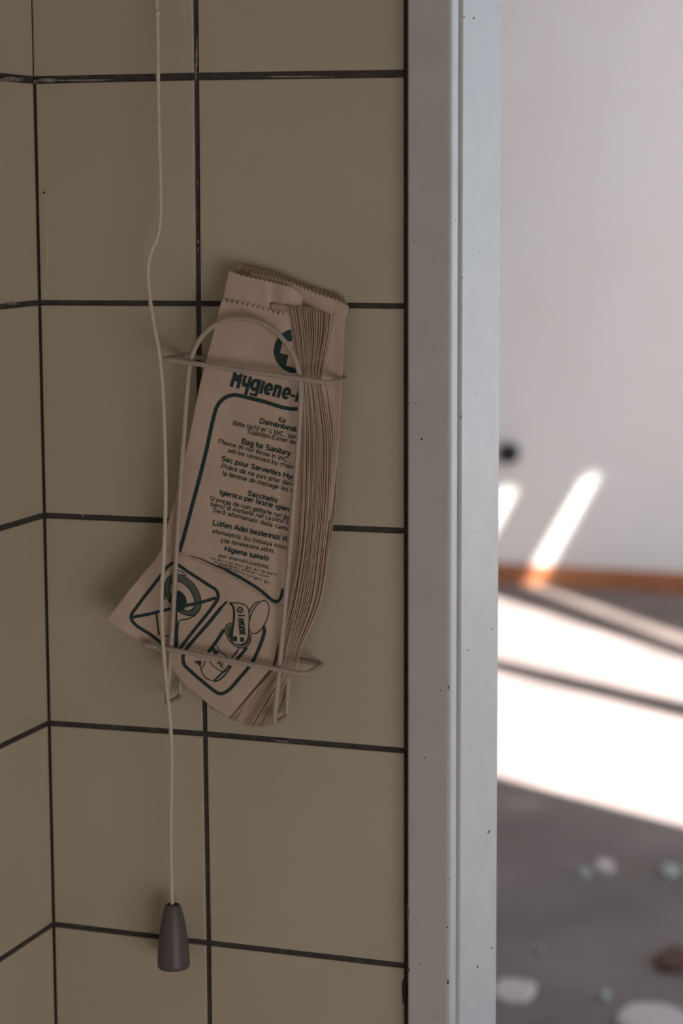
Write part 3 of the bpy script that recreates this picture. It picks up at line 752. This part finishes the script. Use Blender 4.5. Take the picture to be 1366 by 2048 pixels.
# rearmost bags lying flat against the tiles
def rear(dx, dy, o0, label, m, leftx=0):
    tz = zigzag([(474+dx,530+dy),(510+dx,538+dy),(550+dx,548+dy),(604+dx,570+dy),(650+dx,585+dy),(690+dx*.3,597+dy)], 26, 4.0)
    L = [(474+dx,530+dy),(440+dx,660),(400+dx,800),(372+leftx,900),(352+leftx,975),(324+leftx,1094)]
    R_ = [(690+dx*.3,597+dy),(690,640),(685,740),(678,880),(667,1000),(648,1090),(622,1160)]
    g = coons(tz, [(324+leftx,1094),(480,1130),(622,1160)], L, R_, len(tz)-1, 60)
    f = lambda x, y: o0 + 0.004*sstep(640, 560, y)*sstep(700, 560, x) + 0.0005*math.sin(x/23+y/60) + (0.0015*sstep(665, 690, x))
    ob = grid_mesh('paper_bag', g, f, m); tag(ob, label, 'paper bag')
rear(0, 0, 0.0058, 'rearmost brown paper bag, lying flat on the tiles with its ragged top highest', M['paperdark'])
rear(14, 9, 0.0088, 'brown paper bag second from the tiles, ragged top just under the rearmost one', M['paperdark'], leftx=8)
rear(26, 17, 0.0115, 'brown paper bag third from the tiles, its ragged top close above the printed bag', M['paper'], leftx=14)

# ------------------------------------------------------------------ wire holder
WO = 0.0335; WR = 0.00178
hold = bpy.data.objects.new('wire_holder', None); C.objects.link(hold); hold.location = P(480, 1350, 0.0)
tag(hold, 'beige wire bag holder hanging crooked on the tiled wall', 'wire holder')
def adoptH(o): o.parent = hold; o.matrix_parent_inverse = Matrix.Translation(-hold.location); return o
arch = [(333,1408),(339,1340),(345,1250),(353,1100),(362,950),(371,820),(377,745)] 
archc = cat([(377,745),(383,715),(393,690),(408,668),(430,650),(455,640),(482,637),(508,641),(533,651),(556,668),(576,692),(591,720),(600,752)], 5)
rightleg = [(602,790),(599,850),(594,920),(587,1010),(578,1120),(569,1220),(560,1320),(548,1448)]
front = [P(x, y, WO) for x, y in arch + archc[1:] + rightleg]
BO = 0.0022
def back(px, py, da, pb):                    # go straight back to the wall from a front point
    p = P(px, py, WO); return Vector((p.x, -pb, p.z))
lb = back(333,1408,0,0.010); rb = back(548,1448,0,0.010)
dn = (P(480,700,0)-P(440,1430,0)).normalized()
path = rounded([lb + dn*0.19, lb] + front + [rb, rb + dn*0.19], 0.004)
vs, fs = tube(path, WR, 12)
adoptH(mesh('arch_wire', vs, fs, M['wire'], smooth=True))
def ring(name, a, b2, o_front, extra=0):
    A, B = P(*a, o_front), P(*b2, o_front)
    Ab, Bb = Vector((A.x, -0.0022, A.z)), Vector((B.x, -0.0022, B.z))
    mid = (Ab+Bb)/2
    pth = rounded([mid, Bb, B, A, Ab, mid], 0.0045)
    vs, fs = tube(pth, WR, 12); adoptH(mesh(name, vs, fs, M['wire'], smooth=True))
    return Ab, Bb
r1 = ring('upper_bar', (327,718), (658,766), WO+0.0034)
r2 = ring('lower_bar', (287,1289), (611,1349), WO+0.0034)
for p in (r1[1], r2[1]):
    pass

# ------------------------------------------------------------------ pull cord
co = bpy.data.objects.new('pull_cord', None); C.objects.link(co); co.location = P(347, 1940, 0.05)
tag(co, 'cream pull cord with a dark grey handle hanging in front of the tiles', 'pull cord')
def adoptC(o): o.parent = co; o.matrix_parent_inverse = Matrix.Translation(-co.location); return o
cp = [(312,-900),(312,-300),(313,0),(314.5,25),(315.5,90),(316,150),(317.5,250),(320,340),(321,400),(319.5,450),(313,480),(303,502),(297,525),(296,550),(300,600),(309,655),(319,712),(326,790),(330,900),(331,1000),(328,1100),(323.5,1180),(323.5,1240),(327,1300),(333,1370),(340,1440),(343.5,1520),(341.5,1650),(342.5,1740),(344.5,1812)]
CO = 0.022
coff = lambda y: interp([-900,0,450,700,1200,1290,1450,1600,1812],[.014,.016,.026,.037,.0405,.0415,.040,.030,.022], y)
vs, fs = tube([P(x, y, coff(y)) for x, y in cat(cp, 8)], 0.00145, 10)
adoptC(mesh('cord', vs, fs, M['cord'], smooth=True))
kn = lathe('knot', [(0.0004,-.0022),(0.0016,-.0016),(0.0019,0),(0.0016,.0016),(0.0004,.0022)], P(315,25,coff(25)), (0,0,1), M['cord']); adoptC(kn)
ht, hb = P(345.5, 1807, CO), P(347.5, 1936, CO); hl = (ht-hb).length; sc = (ht-CAM).length/FPX
pr = [(0.1,0),(24,0.5),(29.5,2),(31.8,5),(32.2,10),(31.2,30),(29,57),(25.5,84),(21,108),(17,124),(15,129),(13,130.5),(10.5,130),(9.5,127),(9,118),(4,116),(0.1,116)]
h = lathe('handle', [(r*sc, z*sc) for r, z in pr], hb, (ht-hb).normalized(), M['plastic'], segs=40); adoptC(h)
bpy.context.view_layer.update()
